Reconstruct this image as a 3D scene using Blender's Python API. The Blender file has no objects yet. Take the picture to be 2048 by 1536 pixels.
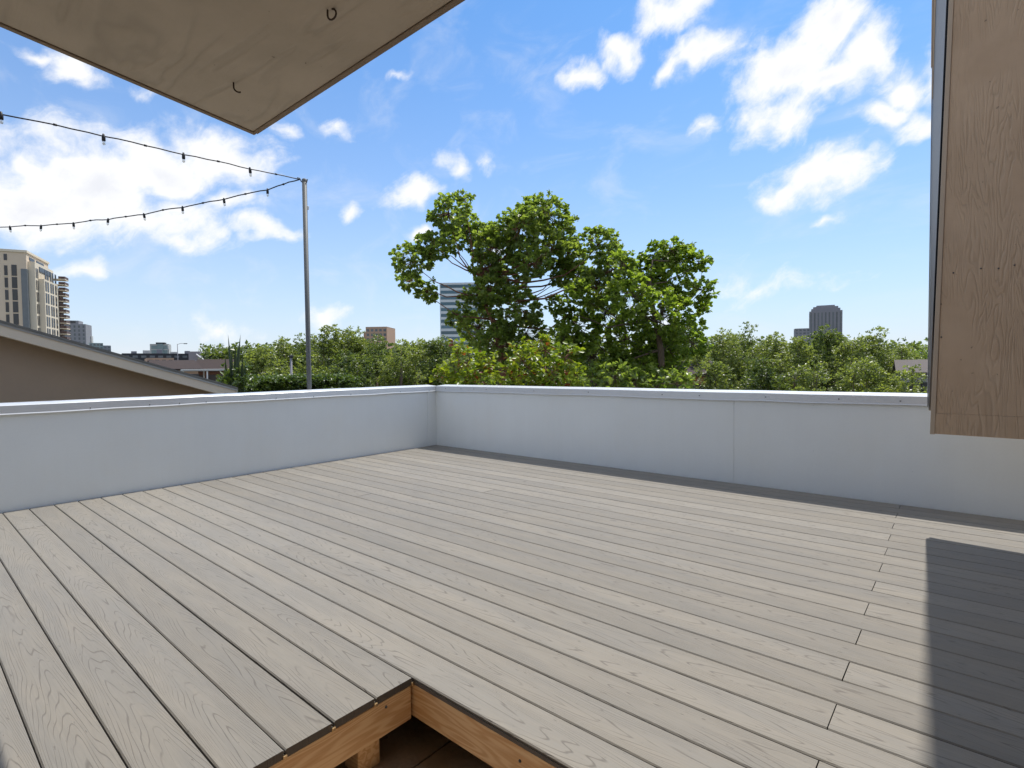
import bpy, math, random
import numpy as np
from mathutils import Vector, Matrix

R = math.radians
random.seed(11)
rng = np.random.default_rng(11)
sc = bpy.context.scene
col = sc.collection

# ------------------------------------------------------------------ camera
EYE = np.array([0.0, 0.0, 1.075])            # metres above the deck boards (deck top is z = 0)
FPX, YAW, PITCH, ROLL = 1071.25, R(40.56), R(-1.846), R(-0.656)
FW = np.array([-math.sin(YAW)*math.cos(PITCH), math.cos(YAW)*math.cos(PITCH), math.sin(PITCH)])
_r = np.array([math.cos(YAW), math.sin(YAW), 0.0]); _u = np.cross(_r, FW)
RT = math.cos(ROLL)*_r + math.sin(ROLL)*_u
UP = -math.sin(ROLL)*_r + math.cos(ROLL)*_u
cd = bpy.data.cameras.new('camera'); cam = bpy.data.objects.new('camera', cd); col.objects.link(cam)
cd.sensor_width = 36.0; cd.lens = FPX/2048*36.0; cd.clip_start = 0.05; cd.clip_end = 9000
cam.matrix_world = Matrix(((RT[0], UP[0], -FW[0], EYE[0]), (RT[1], UP[1], -FW[1], EYE[1]), (RT[2], UP[2], -FW[2], EYE[2]), (0, 0, 0, 1)))
sc.camera = cam

def ray(x, y): return FW + RT*(x-1024)/FPX + UP*(768-y)/FPX
def at(x, y, Z): return EYE + ray(x, y)*Z                       # the place Z metres ahead that the photo shows there
def azel(x, y):
    d = ray(x, y); d = d/np.linalg.norm(d)
    return math.atan2(d[0], d[1]), math.asin(d[2])

# ------------------------------------------------------------------ node helpers
class G:
    def __init__(s, nt): s.nt = nt
    def n(s, kind, ins=None, **props):
        nd = s.nt.nodes.new(kind)
        for k, v in props.items(): setattr(nd, k, v)
        for k, v in (ins or {}).items():
            i = nd.inputs[k]
            if isinstance(v, bpy.types.NodeSocket): s.nt.links.new(v, i)
            else: i.default_value = v
        return nd
    def m(s, op, a, b=0.0, c=0.0, clamp=False):
        return s.n('ShaderNodeMath', {0: a, 1: b, 2: c}, operation=op, use_clamp=clamp).outputs[0]
    def v(s, op, a, b=(0, 0, 0), scale=1.0):
        nd = s.n('ShaderNodeVectorMath', {0: a, 3: scale} if op == 'SCALE' else {0: a, 1: b}, operation=op)
        return nd.outputs['Value'] if op in ('LENGTH', 'DOT_PRODUCT', 'DISTANCE') else nd.outputs[0]
    def mix(s, f, a, b, blend='MIX'):
        nd = s.n('ShaderNodeMix', data_type='RGBA', blend_type=blend, clamp_factor=True)
        for i, v in ((0, f), (6, a), (7, b)):
            if isinstance(v, bpy.types.NodeSocket): s.nt.links.new(v, nd.inputs[i])
            else: nd.inputs[i].default_value = v if i == 0 else (*v[:3], 1)
        return nd.outputs[2]
    def noise(s, vec, scale=1.0, detail=3.0, rough=0.5, dist=0.0):
        return s.n('ShaderNodeTexNoise', {'Vector': vec, 'Scale': scale, 'Detail': detail, 'Roughness': rough, 'Distortion': dist}).outputs[0]
    def ss(s, x, lo, hi, a=0.0, b=1.0):
        return s.n('ShaderNodeMapRange', {0: x, 1: lo, 2: hi, 3: a, 4: b}, interpolation_type='SMOOTHSTEP').outputs[0]
    def lin(s, x, lo, hi, a=0.0, b=1.0):
        return s.n('ShaderNodeMapRange', {0: x, 1: lo, 2: hi, 3: a, 4: b}).outputs[0]

# ------------------------------------------------------------------ sky, sun, exposure
SUN_EL, SUN_AZ = R(65), R(-3)                  # azimuth from +Y towards +X
w = bpy.data.worlds.new('World'); sc.world = w; w.use_nodes = True
g = G(w.node_tree); g.nt.nodes.clear()
sky = g.n('ShaderNodeTexSky', sky_type='NISHITA', sun_disc=False, sun_elevation=SUN_EL, sun_rotation=SUN_AZ,
          altitude=50, air_density=1.0, dust_density=0.6, ozone_density=2.0)
CLOUDS = [  # centre in the photograph, half size (px), weight
 (60,400,150,75,1.0),(180,370,170,95,1.15),(330,330,130,75,1.1),(430,330,120,80,1.05),(270,430,250,60,1.0),(410,290,60,45,.8),(20,330,60,45,.8),(460,410,90,35,.8),
 (370,478,70,36,.8),(540,464,68,32,.95),(655,252,48,46,.6),(905,332,48,40,.48),(960,318,50,40,.32),(832,386,66,40,.72),(712,420,48,28,.62),(838,472,40,26,.55),
 (170,128,95,55,.85),(60,90,90,30,.6),(160,528,90,30,.5),(320,200,60,40,.4),(545,250,60,40,.4),(790,150,80,25,.3),
 (1340,40,85,62,.95),(1235,88,62,48,.85),(1158,132,60,42,.75),(1420,115,110,55,.8),(1350,150,60,35,.6),(1560,130,125,85,1.0),(1650,60,95,100,1.05),(1720,120,95,75,.95),(1560,235,100,62,.95),
 (1640,170,110,70,.95),(1745,235,85,38,.8),(1815,170,95,52,.85),(1860,240,120,50,.7),(1625,362,118,58,1.05),(1560,400,65,35,.85),(1690,345,60,38,.8),(1400,250,50,38,.42),
 (1660,440,110,25,.25),(1290,640,120,40,.4),(420,660,120,50,.4),(1950,120,120,120,.9),(1000,500,60,30,.2),(1560,560,300,60,.30),(640,620,90,40,.4)]
cg = bpy.data.node_groups.new('cloud_field', 'ShaderNodeTree')
cg.interface.new_socket('Dir', in_out='INPUT', socket_type='NodeSocketVector')
cg.interface.new_socket('Lift', in_out='INPUT', socket_type='NodeSocketFloat')
cg.interface.new_socket('Field', in_out='OUTPUT', socket_type='NodeSocketFloat')
c = G(cg); gi = c.n('NodeGroupInput'); go = c.n('NodeGroupOutput')
xyz = c.n('ShaderNodeSeparateXYZ', {0: gi.outputs[0]})
az = c.m('ARCTAN2', xyz.outputs[0], xyz.outputs[1])
el = c.m('ADD', c.m('ARCSINE', xyz.outputs[2]), gi.outputs[1])
warp = c.n('ShaderNodeTexNoise', {'Vector': gi.outputs[0], 'Scale': 7.0, 'Detail': 3.0, 'Roughness': 0.6})
wv = c.v('SCALE', c.v('SUBTRACT', warp.outputs[1], (.5, .5, .5)), scale=0.15)
q = c.v('ADD', c.n('ShaderNodeCombineXYZ', {0: az, 1: el}).outputs[0], c.v('MULTIPLY', wv, (1, .75, 0)))
best = None
for (px, py, rx, ry, wt) in CLOUDS:
    a0, e0 = azel(px, py); a1, _ = azel(px+rx, py); _, e1 = azel(px, py-ry)
    ia, ie = 1/max(.01, abs(a1-a0)), 1/max(.01, abs(e1-e0))
    d = c.n('ShaderNodeVectorMath', {0: q, 1: (ia, ie, 0), 2: (-a0*ia, -e0*ie, 0)}, operation='MULTIPLY_ADD').outputs[0]
    f = c.m('MULTIPLY_ADD', c.v('LENGTH', d), -0.70, 0.56+(wt-1)*.55)
    best = f if best is None else c.m('SMOOTH_MAX', best, f, 0.12)
# beyond the part of the sky in the photograph: added unseen clouds, coverage raised for white fill light
gen = c.m('MULTIPLY_ADD', c.noise(gi.outputs[0], 3.4, 2.0, .55), 3.2, -1.60)
off = c.m('MAXIMUM', c.ss(c.m('ABSOLUTE', c.m('ADD', az, R(40))), R(46), R(56)), c.ss(el, R(34), R(42)))
gen = c.m('ADD', c.m('MULTIPLY', gen, off), c.m('MULTIPLY_ADD', off, 2.0, -2.0))
best = c.m('MAXIMUM', best, c.m('MINIMUM', gen, .45))
n1 = c.noise(gi.outputs[0], 10.0, 7.0, .66)
# wind-drawn streaks running up to the right
st_ = c.v('MULTIPLY', c.n('ShaderNodeVectorRotate', {'Vector': q, 'Angle': R(-32)}, rotation_type='Z_AXIS').outputs[0], (9.0, 26.0, 1.0))
n2 = c.noise(st_, 1.0, 5.0, .62)
fld = c.m('ADD', c.m('ADD', best, c.m('MULTIPLY_ADD', n1, 1.35, -.70)), c.m('MULTIPLY_ADD', n2, .85, -.44))
g_out = c.nt.links.new(fld, go.inputs[0])
dirv = g.n('ShaderNodeTexCoord').outputs['Generated']
dirv = g.v('NORMALIZE', dirv)
grp1 = g.n('ShaderNodeGroup', {'Dir': dirv, 'Lift': 0.0}, node_tree=cg)
dens = g.ss(grp1.outputs[0], -.28, .34)
thick = g.m('MULTIPLY', g.ss(grp1.outputs[0], .25, .75), g.ss(g.noise(g.v('ADD', dirv, (0, 0, .02)), 10.0, 2.0, .6), .36, .66))
wisp = g.m('MULTIPLY', g.ss(g.noise(g.v('MULTIPLY', dirv, (1.4, 5.0, 6.0)), 2.6, 5.0, .6, .6), .46, .82), .30)
zz = g.n('ShaderNodeSeparateXYZ', {0: dirv}).outputs[2]
elr = g.m('ARCSINE', g.m('MAXIMUM', zz, 0.0))
CLOUD_LIT, CLOUD_SHADE = (7.1, 7.1, 7.15), (6.0, 6.1, 6.45)
skyc = g.mix(1.0, sky.outputs[0], (.36, .86, 1.24), 'MULTIPLY')
haze_amt = g.m('MULTIPLY', g.m('POWER', 2.718, g.m('MULTIPLY', elr, -3.9)), .98)
skyc = g.mix(haze_amt, skyc, (5.7, 5.95, 6.45))
skyc = g.mix(wisp, skyc, (6.0, 6.25, 6.7))
cc = g.mix(thick, CLOUD_LIT, CLOUD_SHADE)
skyc = g.mix(g.m('MULTIPLY', dens, .97), skyc, cc)
bg = g.n('ShaderNodeBackground', {0: skyc, 1: 0.125})
g.nt.links.new(bg.outputs[0], g.n('ShaderNodeOutputWorld').inputs[0])
w.cycles.sampling_method = 'MANUAL'; w.cycles.sample_map_resolution = 512

sd = bpy.data.lights.new('sun', 'SUN'); sun = bpy.data.objects.new('sun', sd); col.objects.link(sun)
sd.energy = 3.7; sd.angle = R(0.53); sd.color = (1.0, .955, .89)
sv = Vector((math.sin(SUN_AZ)*math.cos(SUN_EL), math.cos(SUN_AZ)*math.cos(SUN_EL), math.sin(SUN_EL)))
sun.rotation_euler = sv.to_track_quat('Z', 'Y').to_euler(); sun.location = (0, 0, 30)
vs = sc.view_settings; vs.view_transform = 'Standard'; vs.look = 'None'; vs.exposure = 0.25; vs.gamma = 1.0; vs.use_curve_mapping = False
sc.cycles.use_adaptive_sampling = True; sc.cycles.adaptive_threshold = .02; sc.cycles.max_bounces = 4; sc.cycles.diffuse_bounces = 3; sc.cycles.transparent_max_bounces = 6

# ------------------------------------------------------------------ object helpers
def tag(o, label=None, cat=None, group=None, kind=None):
    if label: o['label'] = label
    if cat: o['category'] = cat
    if group: o['group'] = group
    if kind: o['kind'] = kind
    return o
def empty(name, loc=(0, 0, 0), rz=0.0, **kw):
    o = bpy.data.objects.new(name, None); col.objects.link(o); o.empty_display_size = .1
    o.location = loc; o.rotation_euler = (0, 0, rz)
    return tag(o, **kw)
def link(name, me, parent=None, loc=None, rot=None, **kw):
    o = bpy.data.objects.new(name, me); col.objects.link(o)
    if parent is not None: o.parent = parent
    if loc is not None: o.location = loc
    if rot is not None: o.rotation_euler = rot
    return tag(o, **kw)
class MB:
    def __init__(s): s.v = []; s.f = []; s.smooth = []
    def add(s, vs_, fs, smooth=False):
        b = len(s.v); s.v += [tuple(p) for p in vs_]; s.f += [tuple(i+b for i in q) for q in fs]; s.smooth += [smooth]*len(fs); return s
    def box(s, x0, x1, y0, y1, z0, z1):
        return s.add([(x0,y0,z0),(x1,y0,z0),(x1,y1,z0),(x0,y1,z0),(x0,y0,z1),(x1,y0,z1),(x1,y1,z1),(x0,y1,z1)],
                     [(0,3,2,1),(4,5,6,7),(0,1,5,4),(1,2,6,5),(2,3,7,6),(3,0,4,7)])
    def cham(s, x0, x1, y0, y1, z0, z1, c=.004):     # box with all its edges chamfered
        cx, cy, cz = (x0+x1)/2, (y0+y1)/2, (z0+z1)/2; hx, hy, hz = (x1-x0)/2, (y1-y0)/2, (z1-z0)/2
        P = {}; vs_ = []
        for sx in (-1, 1):
            for sy in (-1, 1):
                for sz in (-1, 1):
                    for k, d in enumerate(((0, c, c), (c, 0, c), (c, c, 0))):
                        P[sx, sy, sz, k] = len(vs_); vs_.append((cx+sx*(hx-d[0]), cy+sy*(hy-d[1]), cz+sz*(hz-d[2])))
        F = []
        for sx in (-1, 1):
            F.append([P[sx, -1, -1, 0], P[sx, 1, -1, 0], P[sx, 1, 1, 0], P[sx, -1, 1, 0]])
            F.append([P[-1, sx, -1, 1], P[1, sx, -1, 1], P[1, sx, 1, 1], P[-1, sx, 1, 1]])
            F.append([P[-1, -1, sx, 2], P[1, -1, sx, 2], P[1, 1, sx, 2], P[-1, 1, sx, 2]])
            for t in (-1, 1):
                F.append([P[sx, t, -1, 0], P[sx, t, 1, 0], P[sx, t, 1, 1], P[sx, t, -1, 1]])
                F.append([P[sx, -1, t, 0], P[sx, 1, t, 0], P[sx, 1, t, 2], P[sx, -1, t, 2]])
                F.append([P[-1, sx, t, 1], P[1, sx, t, 1], P[1, sx, t, 2], P[-1, sx, t, 2]])
                for u in (-1, 1): F.append([P[sx, t, u, k] for k in range(3)])
        for q in F:                                       # outward winding
            a, b, d = (np.array(vs_[i]) for i in q[:3]); n = np.cross(b-a, d-a)
            if n @ (np.mean([vs_[i] for i in q], 0)-np.array((cx, cy, cz))) < 0: q.reverse()
        return s.add(vs_, F)
    def tube(s, pts, rad, sides=8, cap=True):
        pts = [Vector(p) for p in pts]; n = len(pts)
        rad = [rad]*n if not hasattr(rad, '__len__') else rad
        vs_ = []; ref = None
        for i, p in enumerate(pts):
            t = (pts[min(i+1, n-1)]-pts[max(i-1, 0)]).normalized()
            if ref is None: ref = t.orthogonal().normalized()
            a = (ref-t*ref.dot(t)); a = a.normalized() if a.length > 1e-5 else t.orthogonal().normalized(); ref = a; b = t.cross(a)
            for k in range(sides):
                h = 2*math.pi*k/sides; vs_.append(p+(a*math.cos(h)+b*math.sin(h))*rad[i])
        F = [(i*sides+k, i*sides+(k+1) % sides, (i+1)*sides+(k+1) % sides, (i+1)*sides+k) for i in range(n-1) for k in range(sides)]
        s.add(vs_, F, True)
        if cap:
            b = len(s.v)-len(vs_)
            s.f += [tuple(b+k for k in reversed(range(sides))), tuple(b+(n-1)*sides+k for k in range(sides))]; s.smooth += [False, False]
        return s
    def lathe(s, prof, sides=10, at_=(0, 0, 0)):           # (radius, z) profile
        vs_ = [(at_[0]+r*math.cos(2*math.pi*k/sides), at_[1]+r*math.sin(2*math.pi*k/sides), at_[2]+z) for r, z in prof for k in range(sides)]
        F = [(i*sides+k, i*sides+(k+1) % sides, (i+1)*sides+(k+1) % sides, (i+1)*sides+k) for i in range(len(prof)-1) for k in range(sides)]
        return s.add(vs_, F, True)
    def mesh(s, name, mat):
        me = bpy.data.meshes.new(name); me.from_pydata(s.v, [], s.f); me.update()
        if any(s.smooth): me.polygons.foreach_set('use_smooth', s.smooth)
        if mat: me.materials.append(mat)
        return me
    def build(s, name, mat, parent=None, loc=None, rot=None, **kw): return link(name, s.mesh(name, mat), parent, loc, rot, **kw)
def prism(poly, y0, y1, axis='y'):                         # polygon in (a, z) pushed along the third axis
    n = len(poly); mb = MB()
    f = (lambda a, z, t: (a, t, z)) if axis == 'y' else (lambda a, z, t: (t, a, z))
    mb.add([f(a, z, y0) for a, z in poly]+[f(a, z, y1) for a, z in poly],
           [tuple(range(n)), tuple(reversed(range(n, 2*n)))]+[(i, (i+1) % n, n+(i+1) % n, n+i) for i in range(n)])
    return mb

# ------------------------------------------------------------------ materials
def material(name):
    m = bpy.data.materials.new(name); m.use_nodes = True; m.node_tree.nodes.clear(); return m, G(m.node_tree)
def finish(gg, colr, rough=.6, metal=0.0, bump=None, bs=.3, bd=.01, spec=.5, extra=None):
    ins = {'Base Color': colr if isinstance(colr, bpy.types.NodeSocket) else (*colr, 1), 'Roughness': rough, 'Metallic': metal, 'Specular IOR Level': spec}
    if bump is not None: ins['Normal'] = gg.n('ShaderNodeBump', {'Strength': bs, 'Distance': bd, 'Height': bump}).outputs[0]
    ins.update(extra or {})
    p = gg.n('ShaderNodeBsdfPrincipled', ins)
    gg.nt.links.new(p.outputs[0], gg.n('ShaderNodeOutputMaterial').inputs[0]); return p
def plain(name, c_, rough=.6, metal=0.0, var=.12, scale=3.0, bump=.15, spec=.4):
    m, gg = material(name); co = gg.n('ShaderNodeTexCoord').outputs['Object']
    n = gg.noise(co, scale, 5.0, .6); n2 = gg.noise(co, scale*14, 3.0, .6)
    k = gg.m('ADD', gg.m('MULTIPLY_ADD', n, 2*var, 1-var), gg.m('MULTIPLY_ADD', n2, var, -var*.5))
    cc_ = gg.mix(1.0, (*c_,), gg.n('ShaderNodeCombineXYZ', {0: k, 1: k, 2: k}).outputs[0], 'MULTIPLY')
    finish(gg, cc_, rough, metal, n2, bump, .01, spec); return m

def deck_material():
    m, gg = material('composite_board')
    co = gg.n('ShaderNodeTexCoord').outputs['Object']; rnd = gg.n('ShaderNodeObjectInfo').outputs['Random']
    s = gg.n('ShaderNodeSeparateXYZ', {0: co}); x, y, z = s.outputs
    sh = gg.m('MULTIPLY', rnd, 87.0)
    p = gg.n('ShaderNodeCombineXYZ', {0: gg.m('MULTIPLY_ADD', x, .85, sh), 1: gg.m('MULTIPLY', y, 9.5), 2: gg.m('MULTIPLY', rnd, 31.0)}).outputs[0]
    h = gg.noise(p, 1.0, 2.5, .42)
    yy = gg.m('MULTIPLY', gg.m('ADD', y, gg.m('MULTIPLY_ADD', rnd, .05, -.025)), 15.0)
    sgn = gg.m('SIGN', gg.m('SUBTRACT', rnd, .5))
    h2 = gg.m('ADD', gg.m('MULTIPLY', h, 19.0), gg.m('ADD', gg.m('MULTIPLY', gg.m('MULTIPLY', yy, yy), 5.5), gg.m('MULTIPLY', gg.m('MULTIPLY', x, sgn), 6.5)))
    fr = gg.m('PINGPONG', h2, .5)
    line = gg.ss(fr, .0, .13, 1.0, 0.0)
    gate = gg.ss(gg.noise(gg.n('ShaderNodeCombineXYZ', {0: gg.m('MULTIPLY_ADD', x, 5.0, sh), 1: gg.m('MULTIPLY', y, 30.0), 2: rnd}).outputs[0], 1.0, 2.0), .30, .58)
    line = gg.m('MULTIPLY', line, gate)
    stv = gg.n('ShaderNodeCombineXYZ', {0: gg.m('MULTIPLY_ADD', x, 7.0, sh), 1: gg.m('MULTIPLY', y, 170.0), 2: rnd}).outputs[0]
    st = gg.noise(stv, 1.0, 4.0, .6)
    fl = gg.ss(gg.noise(gg.n('ShaderNodeCombineXYZ', {0: gg.m('MULTIPLY_ADD', x, 26.0, sh), 1: gg.m('MULTIPLY', y, 120.0), 2: rnd}).outputs[0], 1.0, 2.0), .68, .76)
    bl = gg.noise(gg.n('ShaderNodeCombineXYZ', {0: gg.m('MULTIPLY_ADD', x, 1.6, sh), 1: gg.m('MULTIPLY', y, 9.0), 2: rnd}).outputs[0], 1.0, 4.0, .6)
    warm = gg.mix(gg.ss(bl, .3, .7), (.250, .234, .206), (.278, .253, .213))
    tone = gg.m('ADD', gg.m('MULTIPLY_ADD', rnd, .17, .91), gg.m('MULTIPLY_ADD', st, .30, -.15))
    base = gg.mix(1.0, warm, gg.n('ShaderNodeCombineXYZ', {0: tone, 1: tone, 2: tone}).outputs[0], 'MULTIPLY')
    base = gg.mix(gg.m('MULTIPLY', line, .60), base, (.125, .11, .095))
    base = gg.mix(gg.m('MULTIPLY', fl, .55), base, (.13, .115, .10))
    hgt = gg.m('ADD', gg.m('MULTIPLY', line, -1.0), gg.m('ADD', gg.m('MULTIPLY', st, .5), gg.m('MULTIPLY', fl, -.8)))
    # sawn ends and sides are darker composite without the embossed skin
    nz = gg.n('ShaderNodeSeparateXYZ', {0: gg.n('ShaderNodeTexCoord').outputs['Normal']}).outputs[2]
    base = gg.mix(gg.ss(nz, .2, .6, .75, 0.0), base, (.10, .092, .085))
    finish(gg, base, gg.m('MULTIPLY_ADD', st, .2, .48), 0, hgt, .35, .0025, .12); return m
M = {}
M['deck'] = deck_material()

def ply_material(name, ca, cb, axis, freq, lines, bstr):
    # painted rough-sawn plywood: broad cathedral relief under one coat of paint; axis = grain direction
    m, gg = material(name)
    s = gg.n('ShaderNodeSeparateXYZ', {0: gg.n('ShaderNodeTexCoord').outputs['Object']})
    al = s.outputs[axis]; ac = [s.outputs[i] for i in range(3) if i != axis]
    a2 = gg.m('ADD', ac[0], ac[1])
    p = gg.n('ShaderNodeCombineXYZ', {0: gg.m('MULTIPLY', al, .9), 1: gg.m('MULTIPLY', a2, freq)}).outputs[0]
    h = gg.noise(p, 1.0, 3.0, .5, .5)
    h2 = gg.m('MULTIPLY', h, lines)
    fr = gg.m('PINGPONG', h2, .5)
    gate = gg.ss(gg.noise(gg.n('ShaderNodeCombineXYZ', {0: gg.m('MULTIPLY', al, 1.2), 1: gg.m('MULTIPLY', a2, 2.2), 2: 4.7}).outputs[0], 1.0, 3.0), .34, .52)
    rel = gg.m('MULTIPLY', gg.ss(fr, 0, .3), gate)
    fine = gg.noise(gg.n('ShaderNodeCombineXYZ', {0: gg.m('MULTIPLY', al, 9.0), 1: gg.m('MULTIPLY', a2, 150.0)}).outputs[0], 1.0, 4.0, .65)
    blot = gg.noise(gg.n('ShaderNodeCombineXYZ', {0: al, 1: a2}).outputs[0], 2.6, 5.0, .6)
    c_ = gg.mix(gg.ss(blot, .3, .7), ca, cb)
    chip = gg.ss(gg.noise(gg.n('ShaderNodeCombineXYZ', {0: gg.m('MULTIPLY', al, 30.0), 1: gg.m('MULTIPLY', a2, 34.0)}).outputs[0], 1.0, 2.0), .735, .76)
    c_ = gg.mix(gg.m('MULTIPLY', chip, .6), c_, (.07, .058, .048))
    c_ = gg.mix(gg.m('MULTIPLY', gg.m('MULTIPLY', gg.ss(fr, .0, .22, 1.0, 0.0), gate), .14), c_, (.10, .085, .07))
    hh = gg.m('ADD', gg.m('MULTIPLY', rel, 1.0), gg.m('ADD', gg.m('MULTIPLY', fine, .35), gg.m('MULTIPLY', chip, -.6)))
    finish(gg, c_, .62, 0, hh, bstr, .012, .4); return m
M['soffit'] = ply_material('soffit_plywood', (.42, .355, .27), (.49, .415, .32), 0, 3.5, 7.0, .30)
M['siding'] = ply_material('siding_plywood', (.53, .37, .235), (.60, .43, .28), 2, 7.0, 22.0, .26)

def pine_material():
    m, gg = material('pine_timber')
    s = gg.n('ShaderNodeSeparateXYZ', {0: gg.n('ShaderNodeTexCoord').outputs['Object']}); x, y, z = s.outputs
    p = gg.n('ShaderNodeCombineXYZ', {0: gg.m('MULTIPLY', x, 1.1), 1: gg.m('MULTIPLY', y, 9.0), 2: gg.m('MULTIPLY', z, 11.0)}).outputs[0]
    h = gg.m('PINGPONG', gg.m('MULTIPLY', gg.noise(p, 1.0, 3.0, .5), 15.0), .5)
    f = gg.noise(gg.n('ShaderNodeCombineXYZ', {0: gg.m('MULTIPLY', x, 6.0), 1: gg.m('MULTIPLY', y, 160.0), 2: gg.m('MULTIPLY', z, 160.0)}).outputs[0], 1.0, 4.0, .6)
    c_ = gg.mix(gg.ss(h, .08, .42), (.68, .40, .19), (.84, .58, .32))
    c_ = gg.mix(gg.m('MULTIPLY', gg.ss(f, .35, .7), .3), c_, (.86, .62, .36))
    kn = gg.ss(gg.noise(gg.v('MULTIPLY', gg.n('ShaderNodeTexCoord').outputs['Object'], (5, 22, 22)), 1.0, 1.0), .74, .79)
    c_ = gg.mix(gg.m('MULTIPLY', kn, .7), c_, (.16, .075, .03))
    finish(gg, c_, .6, 0, f, .25, .003, .35); return m
M['pine'] = pine_material()

def wall_metal(name, c_, var, rough, metal=0.0, streak=.04):
    m, gg = material(name); co = gg.n('ShaderNodeTexCoord').outputs['Object']
    n = gg.noise(co, 1.3, 5.0, .6); ns = gg.noise(gg.v('MULTIPLY', co, (14, 14, .8)), 1.0, 4.0, .6); nf = gg.noise(co, 60.0, 3.0, .6)
    k = gg.m('ADD', gg.m('MULTIPLY_ADD', n, 2*var, 1-var), gg.m('ADD', gg.m('MULTIPLY_ADD', ns, 2*streak, -streak), gg.m('MULTIPLY_ADD', nf, .05, -.025)))
    k = gg.m('MULTIPLY', k, gg.ss(gg.noise(co, 38.0, 2.0, .5), .76, .80, 1.0, .82))     # small scuffs
    cc_ = gg.mix(1.0, (*c_,), gg.n('ShaderNodeCombineXYZ', {0: k, 1: k, 2: k}).outputs[0], 'MULTIPLY')
    cc_ = gg.mix(gg.ss(gg.noise(gg.v('ADD', co, (7.1, 3.3, 9.2)), 1.9, 5.0, .65), .45, .75, 0.0, .22), cc_, gg.mix(1.0, cc_, (1.0, .955, .88), 'MULTIPLY'))   # faint grime
    wav = gg.noise(co, 2.2, 2.0, .5)
    finish(gg, cc_, gg.m('MULTIPLY_ADD', n, .2, rough-.1), metal, gg.m('ADD', wav, gg.m('MULTIPLY', nf, .02)), .25, .02, .4); return m
M['panel'] = wall_metal('painted_panel', (.79, .825, .82), .06, .55, 0, .022)
M['cap'] = wall_metal('cap_metal', (.68, .70, .715), .05, .38, .25)
M['galv'] = wall_metal('galvanised_steel', (.14, .145, .142), .14, .6, .25, .08)
M['screw'] = plain('screw_metal', (.10, .10, .10), .45, .6)
M['black'] = plain('black_rubber', (.015, .015, .016), .5, 0, .1, 20, .05)
M['rust'] = plain('rusty_iron', (.075, .05, .035), .6, .3, .25, 60)
M['trimtan'] = wall_metal('tan_trim_paint', (.50, .39, .28), .08, .55)
M['flash'] = wall_metal('grey_flashing', (.46, .47, .47), .08, .35, .4)
M['darkgap'] = plain('gap_shade_black', (.02, .02, .022), .7)  # near-black colour stands in for the shade between the wing wall's layers
M['wood_edge'] = plain('weathered_edge', (.24, .18, .125), .7, 0, .4, 9)
M['stucco'] = plain('brown_stucco', (.40, .30, .21), .85, 0, .06, 1.5, .25, .2)
M['housestucco'] = plain('house_stucco', (.50, .43, .34), .85, 0, .06, 1.5, .4, .2)
M['fascia'] = wall_metal('fascia_paint', (.80, .68, .52), .06, .6)
M['shingle'] = plain('roof_shingle', (.20, .19, .165), .9, 0, .25, 8, .5)
M['brown_roof'] = plain('brown_shingle', (.045, .03, .025), .9, 0, .3, 3, .4)
M['floor'] = plain('stained_subfloor', (.44, .34, .25), .75, 0, .45, 5.5, .3, .3)
M['white'] = plain('white_paint', (.72, .72, .70), .5, 0, .06)
M['bark'] = plain('bark', (.13, .10, .075), .9, 0, .35, 12, .6, .2)
M['redbark'] = plain('reddish_bark', (.20, .105, .07), .9, 0, .35, 12, .6, .2)
m, gg = material('clear_bulb_glass')
mixs = gg.n('ShaderNodeMixShader', {0: .45}); gl = gg.n('ShaderNodeBsdfGlossy', {0: (.9, .9, .9, 1), 1: .05}); tr = gg.n('ShaderNodeBsdfTransparent', {0: (.93, .93, .90, 1)})
gg.nt.links.new(tr.outputs[0], mixs.inputs[1]); gg.nt.links.new(gl.outputs[0], mixs.inputs[2]); gg.nt.links.new(mixs.outputs[0], gg.n('ShaderNodeOutputMaterial').inputs[0]); M['bulb'] = m
def glass_mat(name, c_, rough=.15):
    m, gg = material(name); co = gg.n('ShaderNodeTexCoord').outputs['Object']; rnd = gg.n('ShaderNodeObjectInfo').outputs['Random']
    n = gg.noise(co, .35, 3.0, .6); k = gg.m('ADD', gg.m('MULTIPLY_ADD', n, .6, .5), gg.m('MULTIPLY', rnd, .5))
    finish(gg, gg.mix(1.0, c_, gg.n('ShaderNodeCombineXYZ', {0: k, 1: k, 2: k}).outputs[0], 'MULTIPLY'), rough, 0, None, spec=.6); return m
M['winglass'] = glass_mat('dark_window_glass', (.035, .036, .038), .35)
M['blueglass'] = glass_mat('blue_window_glass', (.055, .12, .155))
M['greyglass'] = glass_mat('grey_window_glass', (.10, .115, .125), .3)

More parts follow.
